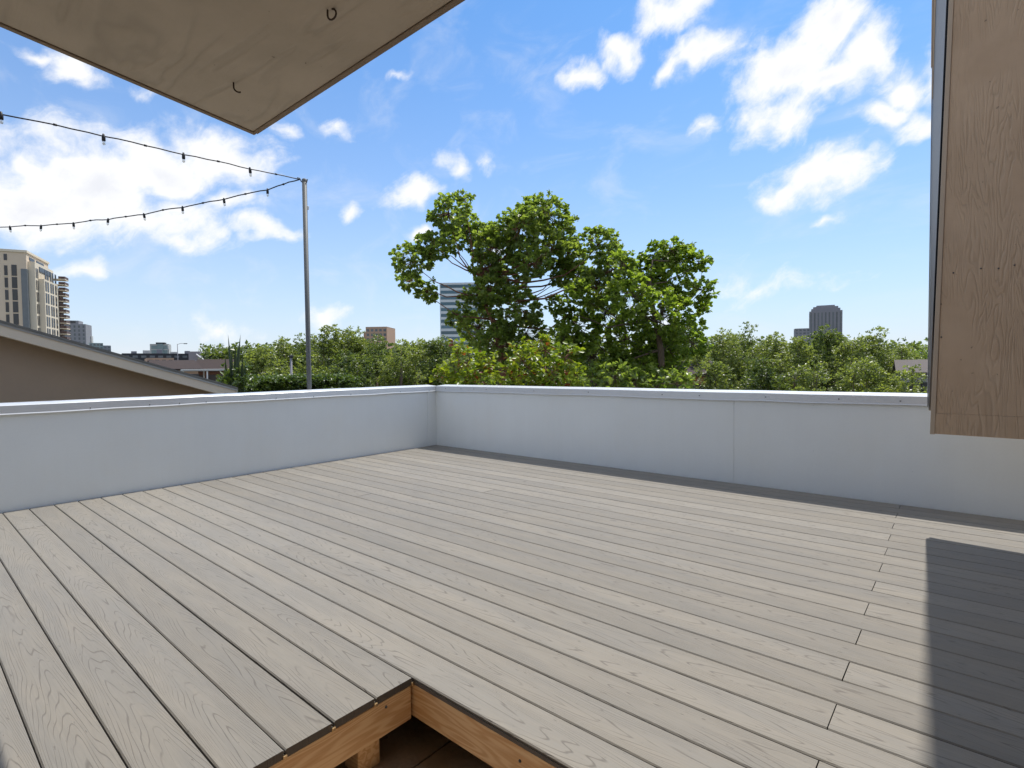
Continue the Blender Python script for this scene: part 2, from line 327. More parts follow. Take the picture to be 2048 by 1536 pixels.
def leaf_material(name, lo, hi, alt=None, alt_amt=0.0, trans=.35):
    m, gg = material(name)
    isl = gg.n('ShaderNodeNewGeometry').outputs['Random Per Island']; co = gg.n('ShaderNodeTexCoord').outputs['Object']
    oi = gg.n('ShaderNodeObjectInfo').outputs['Random']
    cl = gg.noise(co, .9, 3.0, .55)
    t = gg.m('ADD', gg.m('MULTIPLY', isl, .55), gg.m('MULTIPLY_ADD', gg.ss(cl, .3, .7), .45, gg.m('MULTIPLY_ADD', oi, .2, -.1)))
    c_ = gg.mix(t, lo, hi)
    if alt:
        sel = gg.m('FRACT', gg.m('MULTIPLY', isl, 57.3))
        c_ = gg.mix(gg.m('LESS_THAN', sel, gg.m('MULTIPLY', gg.ss(gg.noise(co, 1.7, 2.0), .42, .65), alt_amt)), c_, alt)
    pr = gg.n('ShaderNodeBsdfPrincipled', {'Base Color': c_, 'Roughness': .36, 'Specular IOR Level': .6})
    tl = gg.n('ShaderNodeBsdfTranslucent', {0: gg.mix(1.0, c_, (1.55, 1.6, .6), 'MULTIPLY')})
    mx = gg.n('ShaderNodeMixShader', {0: trans}); gg.nt.links.new(pr.outputs[0], mx.inputs[1]); gg.nt.links.new(tl.outputs[0], mx.inputs[2])
    gg.nt.links.new(mx.outputs[0], gg.n('ShaderNodeOutputMaterial').inputs[0]); return m
M['leaf_olive'] = leaf_material('olive_leaf', (.10, .155, .045), (.34, .41, .12), trans=.55)
M['leaf_green'] = leaf_material('bright_leaf', (.09, .155, .03), (.33, .41, .085), trans=.55)
M['leaf_oak'] = leaf_material('oak_leaf', (.10, .135, .05), (.31, .35, .125), trans=.48)
M['leaf_oak_dark'] = leaf_material('dark_oak_leaf', (.065, .10, .036), (.22, .265, .09), trans=.45)
M['leaf_yellow'] = leaf_material('yellow_green_leaf', (.10, .17, .02), (.40, .44, .05), (.22, .06, .03), .18, .45)
M['leaf_hedge'] = leaf_material('hedge_leaf', (.04, .07, .02), (.13, .19, .05), trans=.35)
M['leaf_blade'] = leaf_material('blade_leaf', (.025, .045, .028), (.06, .085, .05), trans=.15)
M['leaf_rust'] = leaf_material('rust_leaf', (.12, .05, .025), (.22, .10, .05), trans=.25)

def ground_material():
    m, gg = material('ground_cover'); co = gg.n('ShaderNodeTexCoord').outputs['Object']
    n = gg.noise(co, .03, 5.0, .6); n2 = gg.noise(co, 1.2, 4.0, .6)
    c_ = gg.mix(gg.ss(n, .42, .56), (.055, .075, .028), (.17, .165, .15)); c_ = gg.mix(gg.m('MULTIPLY', n2, .5), c_, (.10, .10, .06))
    finish(gg, c_, .9, 0, n2, .3, .05, .2); return m
M['ground'] = ground_material()

# ================================================================== THE SETTING
GZ = -6.6
mb = MB(); ring = [(6000*math.cos(2*math.pi*k/48), 6000*math.sin(2*math.pi*k/48), GZ) for k in range(48)]
mb.add(ring, [tuple(range(48))]); mb.build('ground', M['ground'], kind='structure')

XL, YB, TOP = -5.646, 4.962, .822            # inner faces of the two parapets, height of the cap
Y0, PITCH_B = 1.157, .1525                   # front edge of the full boards, board spacing
NX = -1.465                                  # board ends at the opening
FLOOR = -.275

# the house this terrace belongs to: body below, wall behind the camera
house = empty('house', (0, 0, GZ), label='tan stucco house body carrying the roof terrace', cat='house')
MB().box(XL-.155, 7.0, -6.5, YB+.155, 0, -GZ+FLOOR-.02).build('storey', M['housestucco'], house)
MB().box(-3.0, 1.2, -6.5, -1.7, -GZ+FLOOR-.018, -GZ+2.52).build('wall', M['housestucco'], house)
MB().box(1.0, 1.2, -1.69, 4.29, -GZ+FLOOR-.018, -GZ+6.1).build('wall', M['stucco'], house)  # unseen side wall, added to block skylight and deepen the wing wall's shadow
mb = MB().box(XL-.02, 6.9, -1.7, YB+.02, FLOOR-.02, FLOOR)
mb.build('floor', M['floor'], kind='structure')
# subfloor sheets lie on it inside the opening
fl = bpy.data.objects['floor']
for i in range(5):
    for j in range(4):
        x0 = -2.62+j*1.22+.003; y0 = -1.6+i*.61+.003
        MB().cham(x0, x0+1.214, y0, y0+.604, FLOOR+.0005, FLOOR+.014, .002).build('plank', M['floor'], fl)

# ------------------------------------------------------------------ deck
deck = empty('deck', (0, 0, 0), label='grey composite deck of long boards with a corner cut open', cat='deck')
def board_mesh(L, wd):
    h, cgm = wd/2, .004
    prof = [(-h, -.0245), (h, -.0245), (h, -.013), (h-.004, -.012), (h-.004, -.0095), (h, -.0085), (h, -cgm), (h-cgm, 0), (-h+cgm, 0), (-h, -cgm), (-h, -.0085), (-h+.004, -.0095), (-h+.004, -.012), (-h, -.013)]
    n = len(prof); mb = MB()
    mb.add([(0, a, z) for a, z in prof]+[(L, a, z) for a, z in prof],
           [tuple(reversed(range(n))), tuple(range(n, 2*n))]+[(i, (i+1) % n, n+(i+1) % n, n+i) for i in range(n)])
    return mb.mesh('board', M['deck'])
cache = {}
def board(x0, x1, y, wd):
    k = (round(x1-x0, 3), round(wd, 4))
    if k not in cache: cache[k] = board_mesh(*k)
    link('board', cache[k], deck, (x0, y, random.uniform(-.0008, .0004)), (0, 0, random.uniform(-.0004, .0004)))
BW = PITCH_B-.0042
XEND = .985
nrow = 25
for i in range(-18, nrow):
    y = Y0+(i+.5)*PITCH_B; wd = BW
    if i == nrow-1:
        y1 = YB-.008; yb = Y0+i*PITCH_B+.003; y = (yb+y1)/2; wd = y1-yb
    xs = XL+.009
    if i < 0:
        if i == -4: board(xs, -4.925, y, wd); board(-4.921, NX+.004, y, wd)
        else: board(xs, NX+.004+random.choice((0, .0015)), y, wd)
        continue
    xj = -.30-.0265*(y-1.6)+random.uniform(-.004, .004)
    if i % 2: xj = XEND-.004                    # every other board runs through
    if i in (2, 9, 14):
        xm = -3.9+.37*(i % 3); board(xs, xm, y, wd); board(xm+.004, xj, y, wd)
    else: board(xs, xj, y, wd)
    if not i % 2: board(xj+.003, XEND, y, wd)
# rim timbers, joists and a short post under the edge
def timber(name, L, t, h, loc, rz): return MB().cham(0, L, -t/2, t/2, -h, 0, .003).build(name, M['pine'], deck, loc, (0, 0, rz))
RH = .120
timber('rim_joist', 2.75, .038, RH, (NX-.016, Y0-.006, -.025), R(-90))
timber('rim_joist', 2.46, .038, RH, (NX-.0345, Y0+.024, -.025), 0)
for k in range(1, 11):
    timber('joist', 5.6 if k > 0 else 1, .038, RH, (NX-.016-k*.405, YB-.02, -.0255), R(-90))
for k in range(1, 6):
    timber('joist', YB-.02-(Y0+.045), .038, RH, (NX-.016+k*.43, YB-.02, -.0255), R(-90))
for (x, y) in ((-1.545, 1.005), (-3.4, .6), (-3.4, 3.2)):
    MB().cham(-.042, .042, -.042, .042, 0, -FLOOR-.0265-(RH if abs(y-1.225) < .01 or x < -3 else 0) - .0005, .003).build('support_post', M['pine'], deck, (x, y, FLOOR+.014 if x > -2.6 else FLOOR))
dot = MB().lathe([(.0001, .003), (.004, .003), (.005, 0)], 8).mesh('screw', M['screw'])
def screw(parent, loc, rot): return link('screw', dot, parent, loc, rot)
for y, z in ((1.045, -.05), (.78, -.115), (.52, -.055), (.5, -.12)): screw(deck, (NX+.003, y, z), (0, R(90), 0))
for x, z in ((-.98, -.07), (-.97, -.115), (-.55, -.06), (-.5, -.12)): screw(deck, (x, Y0+.005, z), (R(90), 0, 0))
brass = plain('clip_metal', (.55, .38, .20), .4, .6)
cl = MB().cham(-.004, .004, -.006, .006, -.008, .004, .0015).mesh('clip', brass)
for i in range(-9, 1): link('clip', cl, deck, (NX+.005, Y0+i*PITCH_B, -.020))

# ------------------------------------------------------------------ parapets
def parapet(label, o, rz, L, panels, screws, inset=0.0, hem=0.0):
    # local x runs along the inner face, local y points outwards, z up from the deck
    p = empty('parapet_wall', o, rz, label=label, cat='parapet')
    MB().box(0, L, .012, .15, FLOOR, TOP-.012).build('core', M['housestucco'], p)
    for a, b, d in panels:
        MB().cham(a+.0006, b-.0006, d, .012, FLOOR+.02, TOP-.02, .0006).build('panel', M['panel'], p)
    # bent metal coping: top, flange with a kicked-out hem
    prof = [(-.016, TOP-.062), (-.013, TOP-.003), (-.010, TOP), (.170, TOP+.014), (.172, TOP+.006), (.172, TOP-.06), (.169, TOP-.06), (.168, TOP+.004), (-.006, TOP-.0035), (-.012, TOP-.062), (-.013, TOP-.066), (-.017-hem, TOP-.0725), (-.0185-hem, TOP-.070)]
    n = len(prof); seg = max(2, int(L/.35)); vs_ = []
    rr = random.Random(len(label))
    for k in range(seg+1):
        w_ = rr.uniform(-.0028, .0028)
        vs_ += [(inset+(L-inset)*k/seg, a, z+w_*.5+(w_ if z < TOP-.05 and a < 0 else 0)) for a, z in prof]
    F = [tuple(range(n)), tuple(reversed(range(seg*n, seg*n+n)))]+[(k*n+i, k*n+n+i, k*n+n+(i+1) % n, k*n+(i+1) % n) for k in range(seg) for i in range(n)]
    cap = MB().add(vs_, F).build('coping', M['cap'], p)
    for x, z in screws: link('screw', dot, cap, (x, -.0155, z), (R(90), 0, 0))
    return p
# left parapet: origin at its near end, local x runs away (+Y), outwards is -X
srl = [(.13, .765), (.62, .767), (1.35, .77), (1.83, .767), (2.26, .77), (2.95, .768), (3.18, .768), (3.42, .771), (3.85, .768), (4.7, .77), (5.4, .768)]
parapet('white metal parapet beside the pole and the neighbouring sloped roof', (XL, YB-6.6, 0), R(90), 6.6, [(6.448, 6.6, -.004), (1.2, 6.448, 0), (.02, 1.2, .001)], [(6.6-a, b) for a, b in srl], hem=.002)
srr = [(.22, .790), (.52, .79), (.76, .792), (.98, .79), (1.75, .788), (2.5, .79), (3.35, .785), (3.72, .785), (4.3, .788), (4.85, .787), (5.25, .784), (5.9, .787)]
parapet('white metal parapet in front of the big leafy tree, with a dark strip of shade at its foot', (XL, YB, 0), 0, 12.4, [(-.003, 4.03, 0), (4.03, 8.2, .001), (8.2, 12.4, 0)], srr, inset=.018)

# ------------------------------------------------------------------ canopy over the camera
CX, CY, CZ = -2.66, 1.204, 2.225; SL = .112
can = empty('canopy', (CX, CY, CZ), label='beige painted plywood canopy with two iron hooks underneath', cat='canopy')
LY, LX = 2.95, 3.62
sl = math.atan(SL)
def slab(x0, x1, d0, d1, z0, z1):             # d measured back from the front edge along the slope
    return MB().cham(x0, x1, -d1, -d0, z0, z1, .0015)
rot = (-sl, 0, 0)
slab(.012, 2.44, .012, LY, 0, .018).build('panel', M['soffit'], can, rot=rot)
slab(2.443, LX, .012, LY, 0, .018).build('panel', M['soffit'], can, rot=rot)
slab(-.012, .0115, -.004, LY, -.006, .11).build('edge_board', M['wood_edge'], can, rot=rot)
slab(.012, LX, -.010, .0115, -.005, .11).build('edge_board', M['wood_edge'], can, rot=rot)
slab(-.03, LX, -.03, LY, .111, .125).build('roof_sheet', M['flash'], can, rot=rot)
def hit_slope(px, py):
    d = ray(px, py); n_ = np.array([0, SL, 1.0]); t = ((np.array([CX, CY, CZ])-EYE) @ n_)/(d @ n_); return EYE+d*t
for (px, py, full, rz) in ((655, 20, True, R(20)), (467, 165, False, R(70))):
    p = hit_slope(px, py)-np.array([CX, CY, CZ])
    a1 = R(265) if full else R(120)
    pts = [(0, 0, .004), (0, 0, -.018)]+[(.017-.017*math.cos(a1*k/9), 0, -.018-.017*math.sin(a1*k/9)) for k in range(1, 10)]
    MB().tube(pts, .0032, 6).build('hook', M['rust'], can, tuple(p), (0, 0, rz))

# ------------------------------------------------------------------ tall wing wall that stops above the deck
WX, WY, WZ = -.178, 4.385, .612
wing = empty('wing_wall', (WX, WY, WZ), R(-4.0), label='tall brown plywood wing wall ending above the deck boards', cat='wall')
HH = 5.6
LN = math.tan(R(1.35))
def leaned(mb):                                # the front sheet is a little out of plumb
    mb.v = [(x+max(0, z)*LN*max(0, 1-x/3), y, z) for x, y, z in mb.v]; return mb
leaned(MB().cham(.010, 3.0, .0, .014, .1328, HH, .001)).build('siding_sheet', M['siding'], wing)
leaned(MB().cham(.008, 3.0, -.003, .016, 0, .132, .0015)).build('bottom_board', M['siding'], wing)
leaned(MB().cham(-.016, .0095, -.006, .030, -.004, HH, .002)).build('corner_trim', M['trimtan'], wing)
def wedge(b0, b1, t0, t1, y0, y1, z0, z1): return MB().add([(b0,y0,z0),(b1,y0,z0),(b1,y1,z0),(b0,y1,z0),(t0,y0,z1),(t1,y0,z1),(t1,y1,z1),(t0,y1,z1)], [(0,3,2,1),(4,5,6,7),(0,1,5,4),(1,2,6,5),(2,3,7,6),(3,0,4,7)])
wedge(-.030, -.027, -.030, .036, .040, .050, .15, 2.9).build('flashing', M['flash'], wing)
wedge(-.032, -.029, -.030, .022, .030, .038, 2.15, HH).build('flashing', M['trimtan'], wing)
leaned(MB().box(-.006, 3.0, .0175, .030, .01, HH)).build('backing', M['darkgap'], wing)  # backing coloured with the painted gap shade
MB().cham(-.030, 3.0, .052, .064, .145, HH, .002).build('rear_sheet', M['trimtan'], wing)
MB().cham(-.036, -.0325, .030, .080, .17, 2.35, .001).build('flashing', M['flash'], wing)
MB().cham(-.040, -.033, .028, .085, 2.352, HH, .001).build('flashing', M['trimtan'], wing)
MB().box(-.012, 3.0, .0505, .0515, .16, HH).build('gap_shade_sheet', M['darkgap'], wing)  # thin black sheet paints the shade of the open gap
for (x, z) in ((.03, .83), (.035, .62), (.09, 1.02), (.22, 1.03), (.3, 1.02), (.37, 1.03)): link('nail', dot, wing, (x, -.0005, z), (R(90), 0, 0))

# ------------------------------------------------------------------ pole and string lights
PB = (-5.846, 3.20)
pole = empty('metal_pole', (PB[0], PB[1], -1.2), label='tall galvanised steel pole clamped outside the parapet, carrying the string lights', cat='pole')
PT = 3.24+1.2
MB().tube([(0, 0, 0), (0, 0, PT)], .0265, 16).build('tube', M['galv'], pole)
MB().lathe([(.0285, -.02), (.0285, .012), (.018, .022), (.0001, .024)], 14, (0, 0, PT)).build('end_cap', M['galv'], pole)
MB().tube([(-.03, -.02, PT-.012), (-.045, -.03, PT+.03), (-.06, -.055, PT+.035)], .006, 6).build('hook', M['galv'], pole)
MB().tube([(.03, .012, PT-.02), (.045, .014, PT+.012)], .006, 6).build('bolt', M['galv'], pole)
MB().cham(.02, .036, .01, .03, PT-.33, PT-.29, .002).build('tape', M['white'], pole)
for z in (.75, 1.3): MB().cham(-.034, .0455, -.034, .034, z, z+.04, .004).build('clamp', M['galv'], pole)

tip = np.array([PB[0]-.045, PB[1]-.03, 3.26])
def strand(label, marks, sag_mid, extra, thick):
    # marks: where sockets hang (x, y in the photo, distance ahead)
    root = empty('string_light', tuple(tip), label=label, cat='string light', group='outdoor string lights hung from the pole')
    P = [np.zeros(3)]+[at(x, y, Z)-tip for x, y, Z in marks]
    last = P[-1]+(P[-1]-P[-2])*extra; P.append(last)
    pts = []
    for i in range(len(P)-1):                  # the cable is stiff and kinks a little between sockets
        for k in range(6):
            t = k/6; q_ = P[i]*(1-t)+P[i+1]*t; q_ = q_+np.array([0, 0, math.sin(math.pi*t)*sag_mid*(1 if i % 2 else .6)+random.uniform(-.003, .003)])
            pts.append(q_)
    pts.append(P[-1])
    MB().tube(pts, thick, 6).build('cable', M['black'], root)
    for i in range(len(P)-2):
        mid = pts[i*6+3]; MB().tube([mid-(P[i+1]-P[i])*.018, mid+(P[i+1]-P[i])*.018], thick*1.7, 6).build('splice', M['black'], root)
    sock = MB().lathe([(.0001, .026), (.008, .024), (.010, .010), (.013, .003), (.0145, -.008), (.0145, -.036), (.012, -.038), (.0001, -.038)], 10)
    for q_ in P[1:-1]:
        s_ = link('socket', sock.mesh('socket', M['black']), root, tuple(q_+np.array([0, 0, -.006])), (random.uniform(-.12, .12), random.uniform(-.12, .12), 0))
        MB().lathe([(.009, -.038), (.0125, -.044), (.0145, -.054), (.012, -.066), (.006, -.072), (.0001, -.074)], 10).build('bulb', M['bulb'], s_)
    return root
ZA, ZB_ = 5.70, 6.33
strand('string lights rising from the pole, large sockets widely spaced, above the white cloud', [(500, 338, ZA), (367, 309, ZA*.9153), (207, 272, ZA*.8306), (2, 228, ZA*.7459)], .006, 1.6, .0062)
strand('string lights sagging from the pole, small closely spaced sockets, low across the cloud', [(535, 380, ZB_), (448, 399, ZB_*1.0314), (365, 415, ZB_*1.0628), (288, 429, ZB_*1.0942), (216, 439, ZB_*1.1256), (147, 447, ZB_*1.157), (82, 452, ZB_*1.1884), (20, 454, ZB_*1.2198)], .012, 3.0, .0066)

# ------------------------------------------------------------------ neighbouring house with the sloped rake
NXP = -8.2
nh = empty('neighbour_house', (NXP, 0, GZ), label='neighbouring brown stucco house with a low sloped roof edge', cat='house')
slp = (.816-1.659)/(3.361-.844)
def zr(y): return 1.659+slp*(y-.844)-GZ
yA, yE = -3.0, 3.36
wall_poly = [(-9.0, 0), (3.22, 0), (3.22, zr(3.22)-.13), (yA, zr(yA)-.10), (-9.0, zr(yA)-.10+slp*6.0)]
prism(wall_poly, -9.0, -.22, 'x').build('wall', M['stucco'], nh)
def strip(d0, d1): return [(yE, zr(yE)-d0), (yA, zr(yA)-d0), (-9.0, zr(yA)-d0+slp*6.0), (-9.0, zr(yA)-d1+slp*6.0), (yA, zr(yA)-d1), (yE, zr(yE)-d1)]
prism(strip(.055, .172), -.03, -.001, 'x').build('fascia', M['fascia'], nh)
prism(strip(.03, .0545), -.06, .012, 'x').build('drip_edge', M['flash'], nh)
prism(strip(0, .0298), -9.2, .022, 'x').build('roof', M['shingle'], nh)
prism(strip(.135, .165), -.219, -.031, 'x').build('soffit', M['fascia'], nh)

# ================================================================== VEGETATION
def leaf_mesh(name, P, D, S, mat, wide=.42, curl=.14, shape=6):
    N = len(P); D = D/np.linalg.norm(D, axis=1, keepdims=True)
    up = rng.normal(size=(N, 3))*.55+np.array([0, 0, 1.0])
    side = np.cross(D, up); side /= np.linalg.norm(side, axis=1, keepdims=True)+1e-9
    nor = np.cross(side, D); S = S[:, None]
    if shape == 6:
        pr = [(0, 0, 0), (.30, wide*.85, .10), (.68, wide, .04), (1, 0, -curl), (.68, -wide, .04), (.30, -wide*.85, .10)]
        fc = np.array([[0, 3, 2, 1], [0, 5, 4, 3]])
    else:
        pr = [(0, 0, 0), (.5, wide, .09), (1, 0, -curl), (.5, -wide, .09)]; fc = np.array([[0, 2, 1], [0, 3, 2]])
    k = len(pr); V = np.empty((N, k, 3))
    for i, (a, b, c_) in enumerate(pr): V[:, i] = P+(D*a+side*b+nor*c_)*S
    Fi = (fc[None]+(np.arange(N)*k)[:, None, None]).reshape(-1, fc.shape[1])
    me = bpy.data.meshes.new(name); me.vertices.add(N*k); me.vertices.foreach_set('co', V.ravel())
    me.loops.add(Fi.size); me.loops.foreach_set('vertex_index', Fi.ravel().astype(np.int32))
    me.polygons.add(len(Fi)); me.polygons.foreach_set('loop_start', (np.arange(len(Fi))*fc.shape[1]).astype(np.int32))
    me.update(calc_edges=True); me.materials.append(mat); return me
def rand_dirs(n):
    d = rng.normal(size=(n, 3)); return d/np.linalg.norm(d, axis=1, keepdims=True)
def sprigs(centres, radii, per_m2, outward=.9, upb=.35, squash=.85):
    P, D = [], []
    for c_, r in zip(centres, radii):
        n = max(4, int(per_m2*r*r)); d = rand_dirs(n); rad = r*np.cbrt(rng.uniform(.12, 1.0, n))
        p = c_+d*rad[:, None]*np.array([1, 1, squash]); P.append(p)
        D.append(d*outward+np.array([0, 0, upb])+rng.normal(size=(n, 3))*.35)
    P, D = np.vstack(P), np.vstack(D); return P, D/np.linalg.norm(D, axis=1, keepdims=True)
def rosettes(P, D, per, size, spread=1.0, droop=.15):
    n = len(P); Pn = np.repeat(P, per, 0); Dn = np.repeat(D, per, 0); t = rand_dirs(n*per); t[:, 2] *= .6
    L = Dn*.55+t*spread*.8+np.array([0, 0, -droop]); S = size*rng.uniform(.6, 1.15, n*per)
    return Pn+Dn*(rng.uniform(-.5, .5, n*per)*size)[:, None]+t*size*.12, L, S
def limb_path(a, b, n=6, lift=.25, wob=.12):
    a, b = np.array(a, float), np.array(b, float); L = np.linalg.norm(b-a); pts = []
    ph = rng.normal(size=3)*wob*L*.4
    for k in range(n+1):
        t = k/n; p = a*(1-t)+b*t; p = p+np.array([0, 0, -lift*L*math.sin(math.pi*t)*.5])+ph*math.sin(math.pi*t)+rng.normal(size=3)*.012*L*(0 < k < n); pts.append(p)
    return pts
def view_frame(px, Z):                         # base of a thing standing Z metres ahead, and its right / away directions
    p = at(px, 760, Z); b = np.array([p[0], p[1], GZ]); a = np.array([p[0], p[1], 0.0]); a /= np.linalg.norm(a)
    return b, np.array([a[1], -a[0], 0]), a

def tree(name, label, group, px, Z, clusters, trunk_path, leafmat, lsize, per_m2, per, bark, cat='tree', wide=.42, twigs=True, single=0, shape=6, tr=.14, depth=1.6, kind_wide=.0):
    base, rt, aw = view_frame(px, Z)
    root = empty(name, tuple(base), label=label, cat=cat, **({'group': group} if group else {}))
    C_, Rr = [], []
    for (cx, cy, r) in clusters:
        dz = rng.uniform(-1, 1)*depth; k = (Z+dz)/Z
        p = at(cx, cy, Z*1.0)+aw*dz; C_.append(p-base); Rr.append(r*1.17/FPX*Z)
    C_ = np.array(C_); Rr = np.array(Rr)
    tp = [at(x, y, Z)-base for x, y in trunk_path]; tp[0] = np.array([tp[0][0], tp[0][1], 0.0])
    nt_ = len(tp); MB().tube(tp, [tr*(1-.86*i/(nt_-1)) for i in range(nt_)], 9).build('trunk', bark, root)
    for c_, r in zip(C_, Rr):                  # each limb grows from the nearest lower point of the trunk
        cand = [p for p in tp[1:] if p[2] < c_[2]-.2] or tp[1:2]
        a = min(cand, key=lambda p: np.linalg.norm(p-c_)+.4*abs(p[2]-c_[2]))
        pts = limb_path(a, c_); n = len(pts); r0 = min(tr*.3, .012+.008*np.linalg.norm(c_-a))
        MB().tube(pts, [r0*(1-.8*i/(n-1)) for i in range(n)], 6).build('limb', bark, root)
    P, D = sprigs(C_, Rr, per_m2)
    if twigs:
        mb = MB(); owner = np.argmin(np.linalg.norm(P[:, None]-C_[None], axis=2), 1)
        for i in range(0, len(P), 2):
            a = C_[owner[i]]; b = P[i]; m_ = (a+b)/2+rng.normal(size=3)*.05; mb.tube([a, m_, b], [.010, .007, .003], 3, False)
        mb.build('twigs', bark, root, kind='stuff')
    LP, LD, LS = rosettes(P, D, per, lsize)
    if single:                                 # the leaves that show largest stay pieces of their own
        key = (LP+base-EYE) @ FW-LS*4+rng.uniform(0, .8, len(LP)); pick = np.argsort(key)[:single]
        one = leaf_mesh('leaf', np.zeros((1, 3)), np.array([[1.0, 0, 0]]), np.array([1.0]), leafmat, wide)
        for i in pick:
            o = link('leaf', one, root, tuple(LP[i])); o.rotation_euler = Vector(LD[i]).to_track_quat('X', 'Z').to_euler(); o.scale = (LS[i],)*3
        keep = np.ones(len(LP), bool); keep[pick] = False; LP, LD, LS = LP[keep], LD[keep], LS[keep]
    link('foliage', leaf_mesh('foliage', LP, LD, LS, leafmat, wide, shape=shape), root, kind='stuff')
    return root

BIG = [(835,535,34),(820,560,22),(852,580,24),(880,512,26),(860,500,18),(925,434,34),(905,448,34),(932,412,13),(955,460,34),(900,480,24),(990,500,40),(1060,430,34),(1062,408,14),(1092,440,40),(1040,470,40),
 (1130,468,30),(1145,440,14),(1100,500,36),(1010,555,42),(950,600,30),(955,650,40),(1030,620,42),(918,640,22),(1050,668,40),(1000,690,45),(1140,508,28),(1188,500,32),(1232,498,24),(1165,545,36),(1215,550,34),(1120,560,16),(970,545,26),(1060,540,32),(1060,492,36),(1005,465,26),(1185,585,38),(1130,535,24),(985,590,30)]
tree('broadleaf_tree', 'tall open olive-green broadleaf tree with forked reddish trunk, in front of the striped office tower', None, 1005, 16.5, BIG,
     [(1010, 900), (1008, 770), (1000, 690), (985, 640), (962, 590), (945, 545)], M['leaf_olive'], .125, 210, 12, M['redbark'], single=150, tr=.17, depth=1.3)
BIG2 = [(1310,505,32),(1345,492,26),(1375,505,30),(1400,520,22),(1290,550,42),(1350,560,48),(1405,580,24),(1412,612,18),(1262,600,42),(1320,630,52),(1372,650,36),(1248,540,22),(1300,695,46),(1205,620,44),(1345,705,36),
 (1250,680,48),(1150,650,40),(1112,608,22),(1125,690,44),(1185,710,48),(1280,740,40),(1380,690,26),(1225,740,40),(1330,750,34),(1160,590,26)]
tree('broadleaf_tree', 'dense bright green broadleaf tree with rounded crown, right beside the taller olive one', None, 1290, 15.4, BIG2,
     [(1325, 900), (1324, 770), (1322, 700), (1310, 640), (1300, 570), (1305, 520)], M['leaf_green'], .13, 185, 12, M['bark'], single=150, tr=.14, depth=1.2)
for (px, cl_, Z, lab) in ((925, [(905,745,26),(935,725,26),(890,765,22),(960,755,26),(940,770,30),(975,725,22),(915,700,18)], 11.6, 'yellow-green shrub with a few red leaves at the parapet corner, behind the coping'),
                          (1085, [(1045,720,30),(1090,700,34),(1130,715,26),(1110,745,34),(1060,755,34),(1150,750,26),(1020,750,26),(1080,775,34),(1040,695,20)], 12.2, 'larger yellow-green shrub with reddish stems below the tall olive tree')):
    tree('shrub', lab, None, px, Z, cl_, [(px, 900), (px, 790), (px+8, 745)], M['leaf_yellow'], .125, 170, 8, M['redbark'], cat='shrub', tr=.05, depth=.6, wide=.34)
tree('shrub', 'dark green understorey shrub below the rounded bright tree', None, 1240, 13.5, [(1190,765,34),(1230,755,34),(1270,770,34),(1310,762,32),(1350,768,30),(1150,775,28),(1000,775,34),(1385,772,18)], [(1240, 900), (1240, 800), (1245, 765)], M['leaf_olive'], .12, 190, 8, M['bark'], cat='shrub', tr=.05, depth=.8)

def round_tree(label, group, px, top, hw, Z, mat, lsize, n_lobes, per_m2, per=7, cat='tree', low=None):
    base, rt, aw = view_frame(px, Z)
    topz = at(px, top, Z)[2]; W = hw/FPX*Z; lowz = topz-(low or max(2.8*W, 5.2)); zc, hz = (topz+lowz)/2, (topz-lowz)/2
    root = empty('oak_tree', tuple(base), label=label, cat=cat, group=group)
    d = rand_dirs(n_lobes); rad = np.cbrt(rng.uniform(.15, 1, n_lobes))
    Rr = rng.uniform(.24, .42, n_lobes)*W
    C_ = d*rad[:, None]*np.array([W*.82, W*.82, hz*.84])+np.array([0, 0, zc-GZ]); C_[0] = (0.12*W, 0, topz-GZ-Rr[0]*.9)
    MB().tube([(0, 0, 0), (.1, .05, (lowz-GZ)*.6), (-.05, .1, zc-GZ)], [.2, .15, .08], 8).build('trunk', M['bark'], root)
    for c_ in C_[::3]:
        pts = limb_path((0, .05, max(.8, (lowz-GZ)*.8)), c_, 5); MB().tube(pts, [.07*(1-.75*i/5) for i in range(6)], 5).build('limb', M['bark'], root)
    P, D = sprigs(C_, Rr, per_m2); LP, LD, LS = rosettes(P, D, per, lsize, 1.0, .05)
    link('crown', leaf_mesh('crown', LP, LD, LS, mat, .36, shape=4), root, kind='stuff')
    return root
LEFT = [(520,688,52,36),(562,674,40,41),(605,664,46,43),(655,652,44,40),(705,652,48,42),(752,668,44,39),(800,676,42,36),(835,676,34,42),(880,672,40,40),(918,686,40,31),(690,700,60,34),(610,705,50,33),(560,720,50,32)]
WHERE_L = ['beside the spiky plant','second from the spiky plant','just behind the pole','right of the pole','below the peach building','in front of the peach building','between the peach building and the striped tower','small one before the striped tower','at the foot of the striped tower','touching the tall olive tree','low front one below the peach building','low front one behind the pole','low front one by the hedge']
for i, (px, top, hw, Z) in enumerate(LEFT):
    dark = i in (2, 5, 8, 10)
    round_tree(('dark' if dark else 'soft olive')+' round-crowned tree '+WHERE_L[i], 'trees beyond the left of the big tree', px, top, hw*1.12, Z, M['leaf_oak_dark' if dark else 'leaf_oak'], .17, 34, 95)
RIGHT = [(1395,690,46,33),(1440,656,50,41),(1490,642,52,46),(1545,664,48,41),(1590,672,42,37),(1645,648,44,38),(1700,668,40,35),(1745,652,50,39),(1795,688,44,42),(1842,690,46,47),(1420,720,50,29),(1520,712,54,30),(1620,715,54,29),(1720,716,56,30),(1815,728,54,29)]
WHERE_R = ['touching the bright tree','beside the bright tree, paler','tallest beyond the parapet','left of the grey tower','below the small grey tower','in front of the dark grey tower','right of the dark grey tower','feathery one near the wing wall','over the grey house roof','half hidden by the wing wall','low front one by the orange house','low front one amid the row','low front one below the dark grey tower','low front one with grey stems','low front one under the grey house roof']
